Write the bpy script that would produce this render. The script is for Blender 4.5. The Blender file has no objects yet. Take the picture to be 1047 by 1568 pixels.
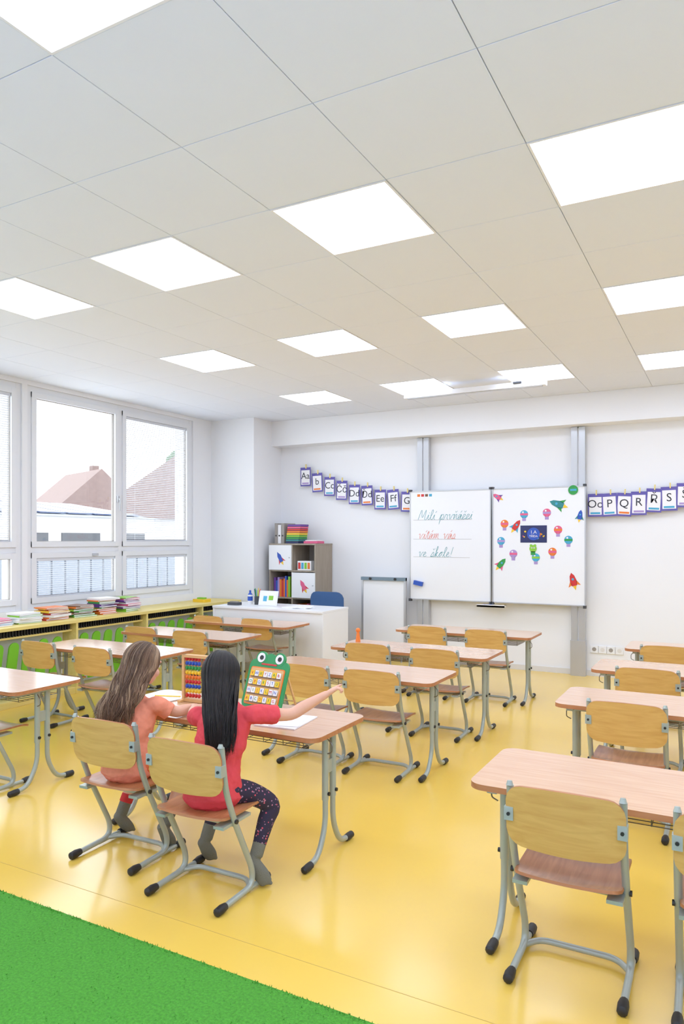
import bpy, bmesh, math, random
from mathutils import Vector, Matrix, noise
random.seed(7)
V=Vector
scene=bpy.context.scene
COL=scene.collection

# ------------------------------------------------------------ materials
def lin(c):
    out=[]
    for v in c:
        v=v/255.0
        out.append(v/12.92 if v<=0.04045 else ((v+0.055)/1.055)**2.4)
    return out
def newmat(name):
    m=bpy.data.materials.new(name); m.use_nodes=True
    nt=m.node_tree
    return m,nt,nt.nodes['Principled BSDF']
def M(name,rgb,rough=0.5,metal=0.0,var=0.06,scale=8.0,bump=0.0,bscale=60.0,emit=0,coat=0.0):
    m,nt,p=newmat(name)
    c=lin(rgb)
    tc=nt.nodes.new('ShaderNodeTexCoord')
    nz=nt.nodes.new('ShaderNodeTexNoise'); nz.inputs['Scale'].default_value=scale; nz.inputs['Detail'].default_value=4
    nt.links.new(tc.outputs['Object'],nz.inputs['Vector'])
    mx=nt.nodes.new('ShaderNodeMix'); mx.data_type='RGBA'
    mx.inputs[6].default_value=[max(0,x*(1-var)) for x in c]+[1]
    mx.inputs[7].default_value=[min(1,x*(1+var)) for x in c]+[1]
    nt.links.new(nz.outputs['Fac'],mx.inputs[0])
    nt.links.new(mx.outputs[2],p.inputs['Base Color'])
    p.inputs['Roughness'].default_value=rough
    p.inputs['Metallic'].default_value=metal
    if coat: p.inputs['Coat Weight'].default_value=coat; p.inputs['Coat Roughness'].default_value=0.12
    if bump>0:
        n2=nt.nodes.new('ShaderNodeTexNoise'); n2.inputs['Scale'].default_value=bscale; n2.inputs['Detail'].default_value=3
        nt.links.new(tc.outputs['Object'],n2.inputs['Vector'])
        bp=nt.nodes.new('ShaderNodeBump'); bp.inputs['Strength'].default_value=bump; bp.inputs['Distance'].default_value=0.01
        nt.links.new(n2.outputs['Fac'],bp.inputs['Height']); nt.links.new(bp.outputs['Normal'],p.inputs['Normal'])
    return m
def WOOD(name,c1,c2,rough=0.3,stretch=(1,14,14),scale=3.0,coat=0.0):
    m,nt,p=newmat(name)
    tc=nt.nodes.new('ShaderNodeTexCoord'); mp=nt.nodes.new('ShaderNodeMapping')
    mp.inputs['Scale'].default_value=stretch
    oi=nt.nodes.new('ShaderNodeObjectInfo')
    ad=nt.nodes.new('ShaderNodeVectorMath'); ad.operation='ADD'
    nt.links.new(tc.outputs['Object'],ad.inputs[0])
    nt.links.new(oi.outputs['Random'],ad.inputs[1])
    nt.links.new(ad.outputs[0],mp.inputs['Vector'])
    nz=nt.nodes.new('ShaderNodeTexNoise'); nz.inputs['Scale'].default_value=scale; nz.inputs['Detail'].default_value=6; nz.inputs['Distortion'].default_value=0.6
    nt.links.new(mp.outputs[0],nz.inputs['Vector'])
    cr=nt.nodes.new('ShaderNodeValToRGB')
    cr.color_ramp.elements[0].position=0.3; cr.color_ramp.elements[0].color=lin(c1)+[1]
    cr.color_ramp.elements[1].position=0.7; cr.color_ramp.elements[1].color=lin(c2)+[1]
    nt.links.new(nz.outputs['Fac'],cr.inputs[0]); nt.links.new(cr.outputs[0],p.inputs['Base Color'])
    p.inputs['Roughness'].default_value=rough
    if coat: p.inputs['Coat Weight'].default_value=coat; p.inputs['Coat Roughness'].default_value=0.15
    return m
def DOTS(name,base,dot,dot2,scale=60,thr=0.28,rough=0.85):
    m,nt,p=newmat(name)
    tc=nt.nodes.new('ShaderNodeTexCoord'); vo=nt.nodes.new('ShaderNodeTexVoronoi'); vo.inputs['Scale'].default_value=scale
    nt.links.new(tc.outputs['Object'],vo.inputs['Vector'])
    lt=nt.nodes.new('ShaderNodeMath'); lt.operation='LESS_THAN'; lt.inputs[1].default_value=thr
    nt.links.new(vo.outputs['Distance'],lt.inputs[0])
    sp=nt.nodes.new('ShaderNodeSeparateColor'); nt.links.new(vo.outputs['Color'],sp.inputs[0])
    m1=nt.nodes.new('ShaderNodeMix'); m1.data_type='RGBA'
    m1.inputs[6].default_value=lin(dot)+[1]; m1.inputs[7].default_value=lin(dot2)+[1]
    nt.links.new(sp.outputs[0],m1.inputs[0])
    m2=nt.nodes.new('ShaderNodeMix'); m2.data_type='RGBA'; m2.inputs[6].default_value=lin(base)+[1]
    nt.links.new(lt.outputs[0],m2.inputs[0]); nt.links.new(m1.outputs[2],m2.inputs[7])
    nt.links.new(m2.outputs[2],p.inputs['Base Color']); p.inputs['Roughness'].default_value=rough
    return m

m_wall=M('wall_paint',(241,243,247),0.85,var=0.01,scale=3,bump=0.04,bscale=180)
m_ceil=M('ceiling_tile',(234,241,254),0.9,var=0.01,scale=2)
m_grid=M('ceiling_joint',(192,196,204),0.8)
m_white=M('white_laminate',(241,243,247),0.35,var=0.01)
m_pvc=M('window_pvc',(234,237,242),0.35,var=0.01)
m_trim=M('trim_paint',(225,224,222),0.5,var=0.02)
m_beech=WOOD('beech_desktop',(216,160,116),(229,180,138),0.22,(1.2,16,16),4,coat=0.8)
m_edge=WOOD('desktop_edge',(166,100,56),(190,124,76),0.5)
m_back=WOOD('plywood_backrest',(204,152,76),(222,176,98),0.33,(1.2,12,12),4,coat=0.2)
m_seat=WOOD('plywood_seat',(178,112,68),(208,142,94),0.3,(14,1.2,12),4,coat=0.45)
m_frame=M('grey_tube_paint',(164,174,166),0.32,metal=0.25,var=0.02)
m_steel=M('steel_wire',(120,120,118),0.3,metal=0.9)
m_alu=M('aluminium',(194,197,202),0.32,metal=0.55,var=0.02)
m_black=M('black_rubber',(18,18,20),0.55)
m_board=M('whiteboard_enamel',(242,245,250),0.15,var=0.005)
m_paper=M('paper',(245,245,248),0.8,var=0.01)
m_yell=WOOD('yellow_birch',(232,208,112),(242,220,132),0.45,(12,1,12),3)
m_green=M('green_panel',(112,192,36),0.4,var=0.04)
m_dark=M('dark_grille',(58,60,66),0.6)
m_grey=M('grey_board',(150,144,138),0.5)
m_oakgrey=WOOD('grey_oak',(142,130,114),(162,149,132),0.5,(12,12,1))
m_blind=M('blind_slat',(214,218,226),0.5,var=0.01)
m_clamp=M('clamp_bar',(110,130,145),.4,metal=.3)

def colm(n,c,r=0.5): return M(n,c,r,var=0.02)
PAL={k:colm('paint_'+k,c) for k,c in dict(red=(206,36,36),orange=(236,118,30),yellow=(248,200,34),blue=(30,76,184),navy=(20,30,88),
  green=(34,148,60),lime=(130,198,44),purple=(102,54,152),pink=(226,86,132),cyan=(60,164,206),teal=(34,130,134),white=(240,240,240),brown=(112,70,44),lilac=(168,142,204)).items()}
PALK=list(PAL.keys())

def floor_mat():
    m,nt,p=newmat('yellow_linoleum')
    tc=nt.nodes.new('ShaderNodeTexCoord')
    n1=nt.nodes.new('ShaderNodeTexNoise'); n1.inputs['Scale'].default_value=1.3; n1.inputs['Detail'].default_value=5; n1.inputs['Roughness'].default_value=0.55
    nt.links.new(tc.outputs['Object'],n1.inputs['Vector'])
    cr=nt.nodes.new('ShaderNodeValToRGB')
    cr.color_ramp.elements[0].position=0.2; cr.color_ramp.elements[0].color=lin((240,196,78))+[1]
    cr.color_ramp.elements[1].position=0.8; cr.color_ramp.elements[1].color=lin((244,202,86))+[1]
    nt.links.new(n1.outputs['Fac'],cr.inputs[0]); nt.links.new(cr.outputs[0],p.inputs['Base Color'])
    p.inputs['Roughness'].default_value=.24
    p.inputs['Coat Weight'].default_value=.3; p.inputs['Coat Roughness'].default_value=.14
    n2=nt.nodes.new('ShaderNodeTexNoise'); n2.inputs['Scale'].default_value=14
    nt.links.new(tc.outputs['Object'],n2.inputs['Vector'])
    bp=nt.nodes.new('ShaderNodeBump'); bp.inputs['Strength'].default_value=0.03; bp.inputs['Distance'].default_value=0.01
    nt.links.new(n2.outputs['Fac'],bp.inputs['Height']); nt.links.new(bp.outputs['Normal'],p.inputs['Normal'])
    return m
m_floor=floor_mat()
m_seam=M('floor_seam',(200,160,70),0.5)
m_carpet=M('green_carpet',(76,168,42),0.98,var=0.62,scale=110,bump=1.0,bscale=260)
m_bounce_sheet=M('unseen_bounce_sheet',(226,224,236),0.95,var=.04,scale=60)  # for the added sheet that bounces neutral light upward

def glass_mat():
    m=bpy.data.materials.new('window_glass'); m.use_nodes=True; nt=m.node_tree
    nt.nodes.clear()
    o=nt.nodes.new('ShaderNodeOutputMaterial'); t=nt.nodes.new('ShaderNodeBsdfTransparent'); g=nt.nodes.new('ShaderNodeBsdfGlossy')
    g.inputs['Roughness'].default_value=0.02
    t.inputs['Color'].default_value=(0.97,0.98,0.98,1)
    mx=nt.nodes.new('ShaderNodeMixShader'); mx.inputs[0].default_value=0.04
    nt.links.new(t.outputs[0],mx.inputs[1]); nt.links.new(g.outputs[0],mx.inputs[2]); nt.links.new(mx.outputs[0],o.inputs[0])
    return m
m_glass=glass_mat()
def emis(name,s,c=(1,1,1)):
    m=bpy.data.materials.new(name); m.use_nodes=True; nt=m.node_tree; nt.nodes.clear()
    o=nt.nodes.new('ShaderNodeOutputMaterial'); e=nt.nodes.new('ShaderNodeEmission'); e.inputs[0].default_value=(*c,1); e.inputs[1].default_value=s
    nt.links.new(e.outputs[0],o.inputs[0]); return m
m_led=emis('led_diffuser',5.7,(0.885,0.975,1.19))

# ------------------------------------------------------------ builder
def fillet(pts,r,n=5):
    pts=[V(p) for p in pts]; out=[pts[0]]
    for i in range(1,len(pts)-1):
        a,b,c=pts[i-1],pts[i],pts[i+1]
        ra=min(r,(a-b).length*0.48); rc=min(r,(c-b).length*0.48)
        p0=b+(a-b).normalized()*ra; p1=b+(c-b).normalized()*rc
        for k in range(n+1):
            t=k/n; out.append(p0*(1-t)**2+b*2*t*(1-t)+p1*t*t)
    out.append(pts[-1]); return out
def catmull(pts,n=4):
    out=[]
    P=[pts[0]]+list(pts)+[pts[-1]]
    for i in range(1,len(P)-2):
        p0,p1,p2,p3=P[i-1],P[i],P[i+1],P[i+2]
        for k in range(n):
            t=k/n
            out.append(tuple(0.5*((2*b)+(-a+c)*t+(2*a-5*b+4*c-d)*t*t+(-a+3*b-3*c+d)*t**3) for a,b,c,d in zip(p0,p1,p2,p3)))
    out.append(tuple(P[-2])); return out

class B:
    def __init__(s): s.bm=bmesh.new(); s.mats=[]
    def mi(s,m):
        if m not in s.mats: s.mats.append(m)
        return s.mats.index(m)
    def box(s,c,d,m,rot=None):
        i=s.mi(m); c=V(c); vs=[]
        for x in(-.5,.5):
            for y in(-.5,.5):
                for z in(-.5,.5):
                    p=V((x*d[0],y*d[1],z*d[2]))
                    if rot is not None: p=rot@p
                    vs.append(s.bm.verts.new(c+p))
        for f in((0,1,3,2),(4,6,7,5),(0,4,5,1),(2,3,7,6),(0,2,6,4),(1,5,7,3)):
            s.bm.faces.new([vs[k] for k in f]).material_index=i
    def bb(s,x0,x1,y0,y1,z0,z1,m): s.box(((x0+x1)/2,(y0+y1)/2,(z0+z1)/2),(x1-x0,y1-y0,z1-z0),m)
    def rings(s,rings,m,close=True,cap=True):
        i=s.mi(m); R=[[s.bm.verts.new(p) for p in r] for r in rings]
        n=len(R[0])
        for a,b in zip(R[:-1],R[1:]):
            for k in range(n if close else n-1):
                q=[a[k],a[(k+1)%n],b[(k+1)%n],b[k]]
                s.bm.faces.new(q).material_index=i
        if cap:
            s.bm.faces.new(R[0][::-1]).material_index=i; s.bm.faces.new(R[-1]).material_index=i
    def tube(s,pts,r,m,seg=8,radii=None):
        pts=[V(p) for p in pts]; n=len(pts); rs=[]
        t=(pts[1]-pts[0]).normalized()
        a=t.orthogonal().normalized()
        for j in range(n):
            if j==0: t=(pts[1]-pts[0])
            elif j==n-1: t=pts[-1]-pts[-2]
            else: t=(pts[j+1]-pts[j]).normalized()+(pts[j]-pts[j-1]).normalized()
            t=t.normalized(); a=(a-t*a.dot(t))
            if a.length<1e-5: a=t.orthogonal()
            a.normalize(); b=t.cross(a); rr=radii[j] if radii else r
            rs.append([pts[j]+(a*math.cos(2*math.pi*k/seg)+b*math.sin(2*math.pi*k/seg))*rr for k in range(seg)])
        s.rings(rs,m)
    def cyl(s,c0,c1,r,m,seg=16,r2=None): s.tube([c0,c1],r,m,seg,[r,r2 if r2 is not None else r])
    def loft(s,st,axis,m,seg=20,sub=4,capround=True):
        st=catmull(st,sub) if sub>1 else st
        axis=V(axis); rs=[]; n=len(st)
        P=[V(q[:3]) for q in st]
        def ring(c,t,ra,rb):
            a=(axis-t*axis.dot(t)).normalized(); b=t.cross(a)
            return [c+a*math.cos(2*math.pi*k/seg)*ra+b*math.sin(2*math.pi*k/seg)*rb for k in range(seg)]
        for j in range(n):
            t=(P[min(j+1,n-1)]-P[max(j-1,0)]).normalized(); ra,rb=st[j][3],st[j][4]
            if j==0 and capround:
                for f,o in((.35,.5),(.75,.3)): rs.append(ring(P[j]-t*min(ra,rb)*o,t,ra*f,rb*f))
            rs.append(ring(P[j],t,ra,rb))
            if j==n-1 and capround:
                for f,o in((.75,.3),(.35,.5)): rs.append(ring(P[j]+t*min(ra,rb)*o,t,ra*f,rb*f))
        s.rings(rs,m)
    def ell(s,c,r,m,rot=None,nu=18,nv=12):
        i=s.mi(m); c=V(c); rot=rot or Matrix.Identity(3)
        top=s.bm.verts.new(c+rot@V((0,0,r[2]))); bot=s.bm.verts.new(c+rot@V((0,0,-r[2]))); R=[]
        for j in range(1,nv):
            e=math.pi*j/nv
            R.append([s.bm.verts.new(c+rot@V((r[0]*math.sin(e)*math.cos(2*math.pi*k/nu),r[1]*math.sin(e)*math.sin(2*math.pi*k/nu),r[2]*math.cos(e)))) for k in range(nu)])
        for k in range(nu):
            s.bm.faces.new([top,R[0][k],R[0][(k+1)%nu]]).material_index=i
            s.bm.faces.new([bot,R[-1][(k+1)%nu],R[-1][k]]).material_index=i
            for a,b in zip(R[:-1],R[1:]): s.bm.faces.new([a[k],b[k],b[(k+1)%nu],a[(k+1)%nu]]).material_index=i
    def prism(s,outline,ax,m,thick,m2=None):
        i=s.mi(m); j=s.mi(m2) if m2 else i; d=V(ax).normalized()*thick
        a=[s.bm.verts.new(V(p)) for p in outline]; b=[s.bm.verts.new(V(p)+d) for p in outline]
        s.bm.faces.new(a).material_index=i; s.bm.faces.new(b[::-1]).material_index=i
        n=len(a)
        for k in range(n): s.bm.faces.new([a[k],b[k],b[(k+1)%n],a[(k+1)%n]]).material_index=j
    def plate(s,W,H,rc,th,f,m,nu=14,nv=12,m2=None):
        i=s.mi(m); T=[];Bt=[]
        for jv in range(nv+1):
            sv=math.sin((jv/nv-0.5)*math.pi)*H/2
            e=max(0,abs(sv)-(H/2-rc)); hw=W/2-rc+math.sqrt(max(0,rc*rc-e*e))
            rt=[];rb=[]
            for ju in range(nu+1):
                x=(ju/nu*2-1)*hw
                p=f(x,sv); px=f(x+.001,sv)-p; py=f(x,sv+.001)-p; n=px.cross(py).normalized()
                rt.append(s.bm.verts.new(p+n*th/2)); rb.append(s.bm.verts.new(p-n*th/2))
            T.append(rt);Bt.append(rb)
        for a in range(nv):
            for b in range(nu):
                s.bm.faces.new([T[a][b],T[a][b+1],T[a+1][b+1],T[a+1][b]]).material_index=i
                s.bm.faces.new([Bt[a][b],Bt[a+1][b],Bt[a+1][b+1],Bt[a][b+1]]).material_index=i
        k=s.mi(m2) if m2 else i
        for a in range(nv):
            s.bm.faces.new([T[a][0],T[a+1][0],Bt[a+1][0],Bt[a][0]]).material_index=k
            s.bm.faces.new([T[a][nu],Bt[a][nu],Bt[a+1][nu],T[a+1][nu]]).material_index=k
        for b in range(nu):
            s.bm.faces.new([T[0][b],Bt[0][b],Bt[0][b+1],T[0][b+1]]).material_index=k
            s.bm.faces.new([T[nv][b],T[nv][b+1],Bt[nv][b+1],Bt[nv][b]]).material_index=k
    def text(s,body,size,mat,mtx,shear=0.0,off=0.0,center=True):
        cu=bpy.data.curves.new('t','FONT'); cu.body=body; cu.size=size; cu.shear=shear; cu.offset=off; cu.extrude=0.0004; cu.resolution_u=3
        if center: cu.align_x='CENTER'; cu.align_y='CENTER'
        ob=bpy.data.objects.new('t',cu); COL.objects.link(ob); bpy.context.view_layer.update()
        dg=bpy.context.evaluated_depsgraph_get()
        me=bpy.data.meshes.new_from_object(ob.evaluated_get(dg)); me.transform(mtx)
        n0=len(s.bm.faces); s.bm.from_mesh(me); s.bm.faces.ensure_lookup_table(); i=s.mi(mat)
        for f in s.bm.faces[n0:]: f.material_index=i
        bpy.data.objects.remove(ob); bpy.data.meshes.remove(me)
    def mesh(s,name,angle=40,recalc=True):
        if recalc: bmesh.ops.recalc_face_normals(s.bm,faces=s.bm.faces)
        me=bpy.data.meshes.new(name); s.bm.to_mesh(me); s.bm.free()
        for m in s.mats: me.materials.append(m)
        me.shade_smooth(); me.set_sharp_from_angle(angle=math.radians(angle))
        return me
    def obj(s,name,loc=(0,0,0),rotz=0,parent=None,angle=40,bevel=0,recalc=True):
        return place(s.mesh(name,angle,recalc),name,loc,rotz,parent,bevel)
def place(me,name,loc=(0,0,0),rotz=0,parent=None,bevel=0):
    ob=bpy.data.objects.new(name,me); COL.objects.link(ob); ob.location=loc; ob.rotation_euler=(0,0,rotz)
    if parent: ob.parent=parent
    if bevel:
        b=ob.modifiers.new('bevel','BEVEL'); b.width=bevel; b.segments=2; b.limit_method='ANGLE'; b.angle_limit=math.radians(40)
    return ob
def empty(name,loc,rotz=0):
    e=bpy.data.objects.new(name,None); COL.objects.link(e); e.location=loc; e.rotation_euler=(0,0,rotz); e.empty_display_size=0.1; return e

# ------------------------------------------------------------ room
XL,XR,YB,YF,ZC=-6.0,3.0,8.12,-1.3,3.02
b=B(); b.bb(XL-.3,XR+.2,YF-.2,YB+.2,-.2,0,m_floor)
b.bb(XL,XR,2.149,2.151,0,0.0006,m_seam)
b.obj('floor')
b=B(); b.bb(XL+.5,XR-.05,1.0,1.965,0,0.009,m_carpet)
ci=b.mi(m_carpet)
for k in range(2600):   # short pile tufts along the visible strip and its cut edge
    x=random.uniform(-3.4,-.2); y=1.962+random.uniform(-.012,.006) if k<900 else random.uniform(1.4,1.965)
    h=random.uniform(.004,.009); a=random.uniform(0,6.28); dx,dy=.003*math.cos(a),.003*math.sin(a)
    v=[b.bm.verts.new(q) for q in((x-dx,y-dy,.002 if y>1.965 else .008),(x+dx,y+dy,.002 if y>1.965 else .008),(x+random.uniform(-.004,.004),y+random.uniform(-.004,.004),.008+h))]
    b.bm.faces.new(v).material_index=ci
b.obj('green_carpet',recalc=False)
b=B(); b.bb(XL+.5,XR-.05,YF+.05,.99,0,0.009,m_bounce_sheet); b.obj('unseen_bounce_sheet',bevel=.003)  # unseen pale sheet, added to bounce neutral light onto the ceiling
b=B(); b.bb(-5.32,XR,YB,YB+.2,0,ZC+.1,m_wall); b.obj('wall_back')
b=B(); b.bb(XR,XR+.2,YF,YB,0,ZC+.1,m_wall); b.obj('wall_right')
b=B(); b.bb(XL,XR,YF-.2,YF,0,ZC+.1,m_wall); b.obj('wall_front')
b=B(); b.bb(XL,-5.32,7.48,YB+.2,0,ZC,m_wall); b.obj('corner_column')
b=B(); b.bb(-5.32,XR,7.88,YB,2.695,ZC,m_wall); b.obj('ceiling_beam')
b=B(); b.bb(-5.32,XR,YB-.012,YB,0,.06,m_trim); b.obj('baseboard_back')
b=B(); b.bb(XR-.012,XR,YF,YB,0,.06,m_trim); b.obj('baseboard_right')
units=[(4.68,7.12),(2.2,4.62),(-.28,2.14)]
ZS,ZT=.79,2.975
b=B(); b.bb(XL-.3,XL,YF,YB,0,ZS,m_wall); b.bb(XL-.3,XL,YF,YB,ZT,ZC+.1,m_wall)
b.bb(XL-.3,XL,7.12,7.48,ZS,ZT,m_wall); b.bb(XL-.3,XL,YF,-.28,ZS,ZT,m_wall)
b.bb(XL-.3,XL,4.62,4.68,ZS,ZT,m_wall); b.bb(XL-.3,XL,2.14,2.2,ZS,ZT,m_wall)
b.obj('wall_left')
for n,(y0,y1) in enumerate(units):
    e=empty('window_%d'%(n+1),(XL-.05,(y0+y1)/2,ZS)); H=ZT-ZS; W=y1-y0; zt=1.37-ZS
    b=B(); f=.055
    for a in(-W/2,W/2-f,-f/2): b.bb(-.05,.03,a,a+f,0,H,m_pvc)
    for z in(0,H-f,zt-f/2): b.bb(-.05,.028,-W/2,W/2,z,z+f,m_pvc)
    g=.055
    for s0,s1 in((-W/2+f,-f/2),(f/2,W/2-f)):
        for z0,z1 in((f,zt-f/2),(zt+f/2,H-f)):
            b.bb(-.02,.045,s0,s0+g,z0,z1,m_pvc); b.bb(-.02,.045,s1-g,s1,z0,z1,m_pvc)
            b.bb(-.02,.044,s0,s1,z0,z0+g,m_pvc); b.bb(-.02,.044,s0,s1,z1-g,z1,m_pvc)
            gk=.005
            for (a0,a1,c0,c1) in((s0+g,s0+g+gk,z0+g,z1-g),(s1-g-gk,s1-g,z0+g,z1-g),(s0+g,s1-g,z0+g,z0+g+gk),(s0+g,s1-g,z1-g-gk,z1-g)):
                b.bb(-.01,.02,a0,a1,c0,c1,m_grey)
    b.box((.055,-f/2-.025,zt+.55),(.02,.028,.07),m_alu); b.tube(fillet([(.055,-f/2-.025,zt+.55),(.085,-f/2-.025,zt+.55),(.085,-f/2-.025,zt+.42)],.01),.008,m_alu)
    b.box((.055,-f/2-.35,zt-f/2-.03),(.02,.07,.026),m_alu)
    b.obj('frame',parent=e,bevel=.003)
    b=B(); b.bb(-.004,.0,-W/2+f,W/2-f,f,H-f,m_glass); b.obj('glass',parent=e)
    b=B(); rot=Matrix.Rotation(math.radians(-18),3,'Y')
    secs={0:[(f/2+g,W/2-f-g,zt+f/2+g,H-f-g),(f/2+g,W/2-f-g,f+g,zt-f/2-g),(-W/2+f+g,-f/2-g,f+g,zt-f/2-g)],
          1:[(f/2+g,W/2-f-g,zt+f/2+g,H-f-g),(-W/2+f+g,-f/2-g,zt+f/2+g,H-f-g)],2:[(f/2+g,W/2-f-g,zt+f/2+g,H-f-g),(-W/2+f+g,-f/2-g,zt+f/2+g,H-f-g)]}[n]
    for (a,c,z0,z1) in secs:
        z=z0+.015
        while z<z1-.03:
            b.box((.022,(a+c)/2,z),(.018,c-a-.03,.0012),m_blind,rot); z+=.0215
        b.bb(.008,.036,a+.01,c-.01,z1-.03,z1-.002,m_blind); b.bb(.014,.03,a+.01,c-.01,z0+.002,z0+.012,m_blind)
        for q in(.15,.85): b.cyl((.022,a+(c-a)*q,z0),(.022,a+(c-a)*q,z1),.0012,m_white,5)
    b.obj('venetian_blind',parent=e)
# ceiling
xs=[-1.302+.599*k for k in range(-7,8)]; xs=[XL]+xs+([XR] if xs[-1]<XR-.02 else [])
xs=[x for x in xs if XL<=x<=XR]
ys=[2.80+.613*k for k in range(-6,9)]; ys=[YF]+[y for y in ys if YF+.02<y<7.87]+[7.88]
lx=[-4.297,-3.099,-1.901,-.703,.495,1.693]; ly=[-.878,.961,2.80,4.639,6.478]
b=B(); b.bb(XL,XR,YF,YB,ZC+.008,ZC+.1,m_grid); led=[]
for i in range(len(xs)-1):
    for j in range(len(ys)-1):
        x0,x1,y0,y1=xs[i],xs[i+1],ys[j],ys[j+1]
        if any(abs(x0-a)<.02 for a in lx) and any(abs(y0-c)<.02 for c in ly): led.append(((x0+x1)/2,(y0+y1)/2,x1-x0,y1-y0)); continue
        b.bb(x0+.0018,x1-.0018,y0+.0018,y1-.0018,ZC,ZC+.009,m_ceil)
b.obj('ceiling',bevel=.0015)
b=B(); w,h=led[0][2]/2,led[0][3]/2
for (a0,a1,c0,c1) in((-w+.002,-w+.012,-h+.002,h-.002),(w-.012,w-.002,-h+.002,h-.002),(-w+.012,w-.012,-h+.002,-h+.012),(-w+.012,w-.012,h-.012,h-.002)): b.bb(a0,a1,c0,c1,-.003,.008,m_white)
b.bb(-w+.012,w-.012,-h+.012,h-.012,0,.007,m_led)
lm=b.mesh('ceiling_light_panel')
for (x,y,_,_) in led: place(lm,'ceiling_light_panel',(x,y,ZC))
b=B(); b.box((0,0,0),(1.42,.075,.05),m_white); b.box((0,-.01,-.028),(1.36,.045,.008),m_alu)
b.box((.45,-.03,.02),(.08,.05,.02),m_dark)
for x in(-.55,.55): b.cyl((x,0,.02),(x,0,.086),.012,m_white); b.box((x,0,.084),(.09,.06,.008),m_white)
b.obj('board_lamp',(-2.22,6.77,2.93),bevel=.006)

# ------------------------------------------------------------ exterior
m_roof=M('roof_tiles',(112,92,88),0.8,var=0.2,scale=4); m_plas=M('house_plaster',(196,194,194),0.9)
m_bounce_ground=M('bounce_ground',(205,206,208),0.95,var=0.05,scale=2); m_fence=M('fence_grey',(112,118,128),0.8); m_sol=M('solar_panel',(60,76,110),0.3)
m_hedge=M('tree_leaves',(72,96,66),0.95,var=0.5,scale=6,bump=1,bscale=12)
b=B(); b.bb(-70,-6.3,-30,80,-.5,-.35,m_bounce_ground); b.obj('outdoor_ground')  # ground made pale so that skylight bounces up to the ceiling
def house(name,x,y,w,l,h,rh,rotz):
    b=B(); b.bb(-w/2,w/2,-l/2,l/2,-.35,h,m_plas)
    b.prism([(-w/2-.4,-l/2-.4,h-.1),(w/2+.4,-l/2-.4,h-.1),(0,-l/2-.4,h+rh)],(0,1,0),m_roof,l+.8)
    for k in(-.28,.28):
        b.bb(w/2,w/2+.05,l*k-.6,l*k+.6,h*.45,h*.8,m_dark); b.bb(w/2+.05,w/2+.07,l*k-.03,l*k+.03,h*.45,h*.8,m_pvc)
        b.bb(w*k-.6,w*k+.6,-l/2-.05,-l/2,h*.45,h*.8,m_dark)
    b.bb(.6,1.1,-.3,.3,h+rh*.3,h+rh+.5,m_roof)
    return b.obj(name,(x,y,0),rotz)
house('neighbour_house',-28.5,31.5,8.4,7.4,2.6,3.3,math.radians(50))
house('neighbour_house',-42,37.5,7,6,3.0,3.4,math.radians(70))
b=B(); b.bb(-3,3,-4,4,-.35,2.3,m_plas); b.prism([(-3.2,-4.2,2.3),(3.2,-4.2,2.3),(-3.2,-4.2,3.1)],(0,1,0),m_fence,8.4)
for k in range(6):
    b.box((.3,-3.2+k*1.28,2.75),(4.2,1.15,.05),m_sol,Matrix.Rotation(math.radians(8),3,'Y'))
for k in range(3): b.bb(3.0,3.05,-3.2+k*2.4,-1.4+k*2.4,.3,1.7,m_dark)
b.obj('garage_building',(-24.5,19,0))
b=B()
for k in range(60): b.bb(-.04,.04,k*.42,k*.42+.36,-.35,1.2,m_fence)
for z in(.1,.9): b.bb(-.07,-.04,0,25,z,z+.08,m_fence)
b.obj('garden_fence',(-15,4,0))
for (tx_,ty_,th_) in((-36,42,8.6),(-31,47,6.5)):
    b=B(); b.cyl((0,0,-.4),(0,0,th_*.6),.2,m_hedge)
    for k in range(60):
        a=random.uniform(0,6.28); rr_=random.uniform(0,1.7); b.ell((rr_*math.cos(a),rr_*math.sin(a),th_*random.uniform(.5,.95)),(.5,.5,.42),m_hedge,nu=8,nv=6)
    b.obj('garden_tree',(tx_,ty_,0))

# ------------------------------------------------------------ desks
def desk_mesh():
    b=B(); W,D,Z=1.30,.50,.61
    b.plate(W,D,.055,.021,lambda x,y:V((x,y,Z-.0105)),m_beech,nu=4,nv=24,m2=m_edge)
    for sx in(-1,1):
        X=sx*.575
        for sy in(-1,1):
            b.tube(fillet([(X,sy*.035,.575),(X,sy*.035,.15),(X,sy*.10,.03),(X,sy*.19,.018)],.06,6),.0135,m_frame,10)
            b.tube([(X,sy*.035,.575),(X,sy*.035,.27)],.0165,m_frame,10)
            b.tube([(X,sy*.165,.0195),(X,sy*.19,.0185),(X,sy*.225,.018),(X,sy*.232,.018)],.018,m_black,10,[.0165,.018,.0165,.008])
            b.cyl((X+sx*.016,sy*.035,.30),(X+sx*.024,sy*.035,.30),.009,m_black,8)
        b.box((X,0,.578),(.035,.40,.022),m_frame)
        b.box((X,0,.42),(.012,.06,.06),m_frame)
        b.tube(fillet([(X+sx*.02,-.05,.56),(X+sx*.045,-.05,.535),(X+sx*.045,-.05,.50),(X+sx*.02,-.05,.49)],.01),.003,m_steel,6)
    for y in(-.14,.16): b.box((0,y,.574),(1.15,.03,.026),m_frame)
    z=.515
    for k in range(9): b.tube([(-.50,-.10+k*.034,z),(.50,-.10+k*.034,z)],.0020,m_steel,5)
    for k in range(10):
        x=-.50+k*1.0/9
        b.tube([(x,-.11,.565),(x,-.105,z),(x,.17,z),(x,.175,.565)],.0022,m_steel,5)
    for y in(-.11,.175): b.tube([(-.5,y,.562),(.5,y,.562)],.003,m_steel,5)
    return b.mesh('school_desk')
DM=desk_mesh()
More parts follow.
